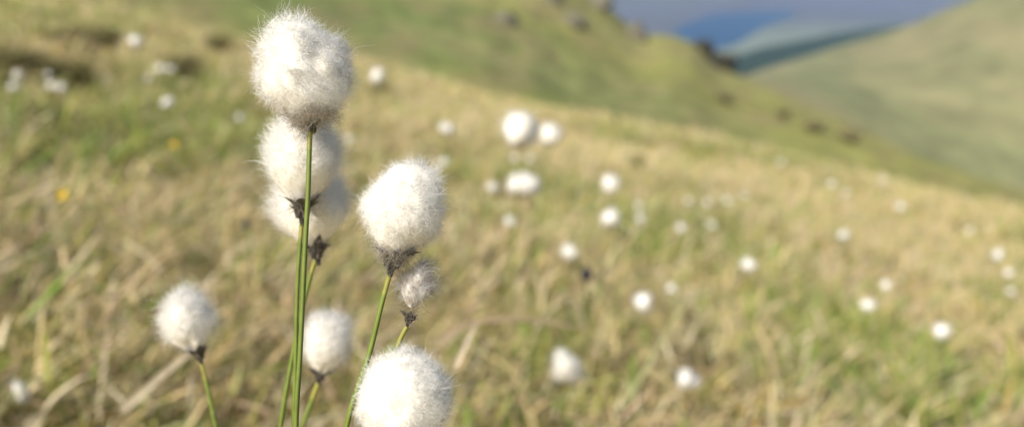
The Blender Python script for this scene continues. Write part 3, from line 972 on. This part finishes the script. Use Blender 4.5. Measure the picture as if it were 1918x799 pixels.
# px, py, depth, size factor, axis lean, label
BACK = [
    (254, 80, 1.55, 1.0, 'bright white tuft alone high at left, between two dark shade clumps'),
    (314, 193, 1.6, 1.0, 'white tuft at left below the pair of touching pale discs'),
    (706, 148, 1.20, 1.0, 'white tuft just right of the tallest cottongrass head'),
    (836, 242, 1.25, .95, 'greyish white tuft midway between the tallest head and the twin tufts'),
    (975, 254, .72, 1.32, 'large oval white tuft, bigger of the twin tufts in the middle'),
    (1031, 253, .92, 1.3, 'smaller of the twin white tufts in the middle'),
    (830, 306, 1.9, .95, 'small pale tuft above the right sharp head'),
    (980, 347, .80, 1.4, 'broad white tuft below the twin tufts'),
    (1143, 349, .98, .95, 'white tuft right of the broad tuft, upper of a pair'),
    (1145, 413, .98, 1.0, 'round white tuft below another, beside a dark green patch'),
    (1065, 475, 1.35, 1.0, 'small white tuft above and left of the dark bud'),
    (1203, 570, .98, 1.05, 'round bright white tuft right of the dark bud'),
    (1402, 497, 1.25, 1.0, 'white tuft alone in the tan grass right of the middle'),
    (1287, 710, .96, 1.0, 'oval white tuft alone near the bottom edge'),
    (1063, 686, .60, 1.25, 'ragged three pointed white tuft on a green stem near the bottom'),
    (1626, 572, 1.35, .95, 'white tuft below a fainter one at right'),
    (1658, 536, 1.6, .85, 'fainter white tuft just above another at right'),
    (1761, 624, 1.15, .95, 'white tuft lowest on the right of the meadow'),
    (1868, 480, 1.6, 1.0, 'white tuft at the right edge, upper of three'),
    (1888, 512, 2.0, .9, 'pale tuft at the right edge, middle of three'),
    (1892, 546, 2.6, .9, 'faint tuft at the right edge, lowest of three'),
    (1580, 441, 1.9, 1.05, 'greyish tuft in the green grass at right'),
    (922, 353, 1.7, .95, 'grey tuft just left of the broad white tuft'),
    (955, 418, 2.1, 1.0, 'faint grey tuft below the broad white tuft'),
    (1258, 541, 2.5, .9, 'faint pale disc above and right of the bright round tuft'),
    (964, 297, 2.9, .9, 'faint pale disc directly under the larger twin tuft'),
    (992, 299, 3.4, .9, 'fainter disc under the gap of the twin tufts'),
    (1197, 388, 2.9, 1.0, 'upper of two greenish pale discs over a dark green patch'),
    (1199, 410, 2.6, 1.0, 'lower of two greenish pale discs over a dark green patch'),
    (1275, 428, 2.0, 1.0, 'clear pale disc right of the dark green patch'),
    (1333, 421, 2.7, .95, 'pale disc in bright green grass right of the clear disc'),
    (1290, 378, 3.2, .95, 'first from the left of a row of four faint discs'),
    (1324, 381, 2.9, .95, 'second from the left of a row of four faint discs'),
    (1363, 377, 3.0, .95, 'third from the left of a row of four faint discs'),
    (1396, 367, 3.5, .95, 'fourth from the left of a row of four faint discs'),
    (1558, 345, 2.6, 1.0, 'pale disc near the spur foot at right, upper of two'),
    (1584, 361, 3.2, 1.0, 'fainter disc near the spur foot at right, lower of two'),
    (1652, 338, 3.6, 1.0, 'faint disc farthest up the right meadow edge'),
    (1686, 389, 2.7, 1.0, 'pale disc alone on the right meadow below the spur'),
    (1463, 306, 3.4, 1.0, 'faint disc on the meadow edge below the brown bushes'),
    (300, 131, 2.4, 1.0, 'left one of two touching pale discs before the olive heather'),
    (320, 131, 2.6, 1.0, 'right one of two touching pale discs before the olive heather'),
    (279, 148, 3.2, .95, 'faint disc below and left of the two touching discs'),
    (33, 143, 2.5, 1.0, 'upper of two pale discs at the left edge before a dark shade clump'),
    (26, 165, 2.3, 1.0, 'lower of two pale discs at the left edge before a dark shade clump'),
    (116, 166, 2.1, 1.0, 'brightest of a cluster of pale tufts by the low shade clump at left'),
    (98, 162, 2.5, 1.0, 'middle of a cluster of pale tufts by the low shade clump at left'),
    (91, 140, 3.2, .95, 'faintest and highest of the cluster by the low shade clump at left'),
    (450, 222, 2.3, 1.0, 'faint pale tuft left of the tallest cottongrass stems'),
    (655, 262, 2.2, .9, 'faint tuft peeping out right of the second tall head'),
    (45, 742, .62, .62, 'small narrow white tuft in the bottom left corner'),
    (1815, 432, 2.9, .95, 'faint disc at right above the edge tufts'),
]
for i, (px, py, d, sz, lab) in enumerate(BACK):
    for _ in range(60):
        c = at(px, py, d)
        if c[2] - ground_z(c[0], c[1]) > .125 or d < .75: break
        d *= .975; sz *= .985
    CLEAR.append((c[0], c[1], .022, min(.9, .5 * d), .35))
    tilt = rng.normal(0, .16, 2) + np.array((.06, 0)); ax = np.array((tilt[0], tilt[1], 1.)); ax /= np.linalg.norm(ax)
    hb = c - ax * .0115 * sz
    gz = float(ground_z(hb[0], hb[1])); ht = hb[2] - gz
    if ht < .05:
        print('LOW', lab, round(ht, 3))
    foot = np.array((hb[0] - tilt[0] * ht * .6 + rng.normal(0, .01), hb[1] + rng.normal(0, .01), 0)); foot[2] = ground_z(foot[0], foot[1])
    mid = foot * .45 + hb * .55 + np.array((tilt[0] * -.1 * ht, 0, 0))
    e = plant(hb, ax, [foot, mid, hb - ax * .003], .0008, lab, 'cottongrass tufts in the meadow', RAG if abs(d - .60) < .001 else BT[i % 3],
              BS[i % 3] if d < .70 else None, BN if d < .70 else None, spin=rng.uniform(0, 6) if abs(d - .6) > .001 else 0, sides=6)
    vx, vz = rng.uniform(1.0, 1.3), rng.uniform(.9, 1.25)
    if py == 686: vx, vz = 1.0, 1.05
    if py == 742: vx, vz = .75, 1.5
    if py == 347: vx, vz = 1.2, .9
    for ch in e.children:
        if ch.name.split('.')[0] != 'stem':
            ch.scale = (sz * vx, sz * vx, sz * vz)


# ------------------------------------------------------------------ other small plants
def dark_bud(px, py, d, w, h, lab):
    c = at(px, py, d); gz = float(ground_z(c[0], c[1])); foot = np.array((c[0] + .004, c[1], gz))
    e = link('sedge', None, None, foot); tag(e, lab, 'plant', 'dark buds in the meadow')
    P = spline([np.zeros(3), (c - foot) * .5 + np.array((.002, 0, 0)), c - foot], 24)
    V, Fc, C = tube(P, np.full(24, .0014), 8, 0, np.tile((.09, .12, .03), (24, 1)))
    link('stem', mesh_data('stem', V, Fc, M['stem'], C), e)
    t = np.linspace(0, 1, 12); prof = np.sin(np.clip(t * .93 + .07, 0, 1) * PI) ** .7
    P = np.stack([0 * t, 0 * t, t * h - .1 * h], -1)
    V, Fc, C = tube(P, w * .5 * prof + .0002, 16, .12, np.array((.012, .012, .022)) * (1 + .8 * (np.arange(12) % 2))[:, None])
    link('seed_spike', mesh_data('seed_spike', V, Fc, M['scale'], C), e, c - foot)


dark_bud(1098, 524, .88, .012, .019, 'dark blue-black bud on a green stem right of the middle')
dark_bud(463, 426, 1.15, .011, .015, 'small dark violet bud left of the tall cottongrass stems')


def yellow_flower(px, py, d, r, lab):
    c = at(px, py, d); gz = float(ground_z(c[0], c[1])); foot = np.array((c[0] - .01, c[1] + .005, gz))
    e = link('buttercup', None, None, foot); tag(e, lab, 'flower', 'yellow flowers in the meadow')
    P = spline([np.zeros(3), (c - foot) * .5 + np.array((-.004, 0, 0)), c - foot], 20)
    V, Fc, C = tube(P, np.full(20, .0009), 6, 0, np.tile((.12, .16, .04), (20, 1)))
    link('stem', mesh_data('stem', V, Fc, M['stem'], C), e)
    q = axis_quat((.1, -.75, .65))
    u = np.linspace(0, 1, 7)[:, None]; v = np.linspace(-1, 1, 5)[None, :]
    w = r * .62 * np.sin(np.clip(u * .86 + .12, 0, 1) * PI) ** .8
    pv = np.stack([u * r + 0 * v, w * v, r * (.45 * u ** 2 + .12 * v ** 2)], -1).reshape(-1, 3)
    pm = mesh_data('petal', pv, grid_faces(7, 5), M['petal'], np.tile((.75, .50, .02), (35, 1)))
    for k in range(5):
        link('petal', pm, e, c - foot, q @ Quaternion((0, 0, 1), 2 * PI * k / 5))
    t = np.linspace(0, PI * .5, 6); P = np.stack([0 * t, 0 * t, r * .28 * np.sin(t)], -1)
    V, Fc, C = tube(P, r * .26 * np.cos(t) + 1e-4, 10, .1, np.tile((.45, .34, .02), (6, 1)))
    link('flower_centre', mesh_data('flower_centre', V, Fc, M['petal'], C), e, c - foot, q)


yellow_flower(118, 366, 1.05, .0072, 'yellow flower at the left edge of the meadow, lower of two')
yellow_flower(326, 271, 1.35, .0060, 'fainter yellow flower nearer the tall stems, upper of two')


def straw(pts, d0, d1, w, tone, lab):
    """one broad dry blade lying over the tussocks"""
    n = len(pts); P = np.array([at(x, y, d0 + (d1 - d0) * k / (n - 1)) for k, (x, y) in enumerate(pts)])
    P = spline(P, 28); T = np.gradient(P, axis=0); T /= np.linalg.norm(T, axis=1)[:, None]
    view = P / np.linalg.norm(P, axis=1)[:, None]
    s = np.cross(T, view * .9 + np.array((0, 0, -.35))); s /= np.linalg.norm(s, axis=1)[:, None]
    nr = np.cross(s, T)
    t = np.linspace(0, 1, 28); wd = w * .5 * np.interp(t, [0, .1, .7, 1], [.5, 1, .75, .05])
    V = np.stack([P - s * wd[:, None], P + nr * (wd * .35)[:, None], P + s * wd[:, None]], 1)
    o = link('grass_blade', mesh_data('grass_blade', (V - P[0]).reshape(-1, 3), grid_faces(28, 3), M['grass'],
             np.array(tone) * (.85 + .3 * rng.random((28, 1, 1)) * np.ones((1, 3, 1))).reshape(-1, 1)), None, P[0])
    tag(o, lab, 'grass blade', 'broad dry blades')


straw([(226, 770), (262, 738), (300, 704), (345, 668), (395, 632)], .44, .46, .0048, (.42, .34, .22), 'broad pale straw blade slanting up behind the far left cottongrass head')
straw([(1090, 560), (1125, 520), (1150, 470), (1178, 432), (1150, 405)], .95, 1.05, .0065, (.5, .43, .22), 'pale straw blade bent over beside the dark bud')
straw([(815, 640), (880, 606), (960, 596), (1040, 604), (1120, 625)], .50, .60, .0045, (.45, .33, .2), 'thin tan blade arching to the right of the spent head')
straw([(852, 690), (868, 655), (884, 622), (898, 600)], .42, .45, .0032, (.56, .45, .32), 'short pale pinkish blade above and right of the bottom head')
straw([(1160, 770), (1210, 690), (1250, 620), (1290, 560), (1330, 530)], .72, .95, .0045, (.45, .42, .2), 'long olive straw blade slanting between the round tuft and the oval tuft')
straw([(880, 560), (950, 480), (1010, 430), (1100, 390)], .8, .95, .005, (.5, .4, .22), 'pale straw blade slanting up left of the round tuft pair')

# pale stone on the far hill
_fx, _fy = project(FARHILL)
k = np.argmin((_fx - 1896) ** 2 + (_fy - 125) ** 2)
p = FARHILL[k]; s = float(p @ FW) / F
me = rock_data(97, 9 * s, 8 * s, 10 * s)
pm = ground_mat('pale_rock', .3, 6, .2); me.materials.clear(); me.materials.append(pm)
a = me.attributes['tint']; cc = np.tile(np.array((.62, .50, .42, 1.), np.float32), len(me.vertices)); a.data.foreach_set('color', cc)
tag(link('boulder', me, None, p + np.array((0, 0, 3 * s))), 'pale pinkish boulder alone on the far hill at the right edge', 'rock', 'rocks on the far hill')

build_grass()

# ------------------------------------------------------------------ air
def haze():
    m, nt, N = new_mat('haze_air')
    out = N('ShaderNodeOutputMaterial'); v = N('ShaderNodeVolumePrincipled')
    v.inputs['Color'].default_value = (.62, .79, 1.0, 1); v.inputs['Density'].default_value = 1.15e-4; v.inputs['Anisotropy'].default_value = .2
    nt.links.new(v.outputs[0], out.inputs['Volume'])
    b = 9300.; z0, z1 = ZV - 4, 720.
    V = [(x, y, z) for z in (z0, z1) for x, y in ((-b, -b), (b, -b), (b, b), (-b, b))]
    Fc = [(0, 3, 2, 1), (4, 5, 6, 7), (0, 1, 5, 4), (1, 2, 6, 5), (2, 3, 7, 6), (3, 0, 4, 7)]
    o = link('haze', mesh_data('haze', V, np.array(Fc), m, smooth=False)); tag(o, 'thin bluish air over the valley', kind='stuff')


haze()

# ------------------------------------------------------------------ light
SUN = Vector((-.47, -.56, .70)).normalized()
w = bpy.data.worlds.new('World'); scene.world = w; w.use_nodes = True
nt = w.node_tree; bg = nt.nodes['Background']
sky = nt.nodes.new('ShaderNodeTexSky'); sky.sky_type = 'NISHITA'; sky.sun_disc = False
sky.sun_elevation = math.asin(SUN.z); sky.sun_rotation = math.atan2(SUN.x, SUN.y)
nt.links.new(sky.outputs[0], bg.inputs['Color']); bg.inputs['Strength'].default_value = .072
sl = bpy.data.lights.new('sun', 'SUN'); sl.energy = 5.0; sl.angle = math.radians(.53); sl.color = (1.0, .965, .91)
so = bpy.data.objects.new('sun', sl); COL.objects.link(so); so.rotation_mode = 'QUATERNION'
so.rotation_quaternion = SUN.to_track_quat('Z', 'Y')

# ------------------------------------------------------------------ camera
cd = bpy.data.cameras.new('camera'); cam = bpy.data.objects.new('camera', cd); COL.objects.link(cam); scene.camera = cam
cd.sensor_fit = 'HORIZONTAL'; cd.sensor_width = 36; cd.lens = 26
cd.clip_start = .01; cd.clip_end = 40000
cam.rotation_euler = (PI / 2 - PITCH, 0, 0)
cd.dof.use_dof = True; cd.dof.focus_distance = FOCUS; cd.dof.aperture_fstop = .026 / .00364

vs = scene.view_settings
vs.view_transform = 'Standard'; vs.look = 'None'; vs.gamma = 1; vs.use_curve_mapping = False; vs.exposure = 0.76
cy = scene.cycles
cy.max_bounces = 12; cy.diffuse_bounces = 8; cy.glossy_bounces = 2; cy.transmission_bounces = 6; cy.volume_bounces = 1; cy.transparent_max_bounces = 24
cy.use_denoising = True
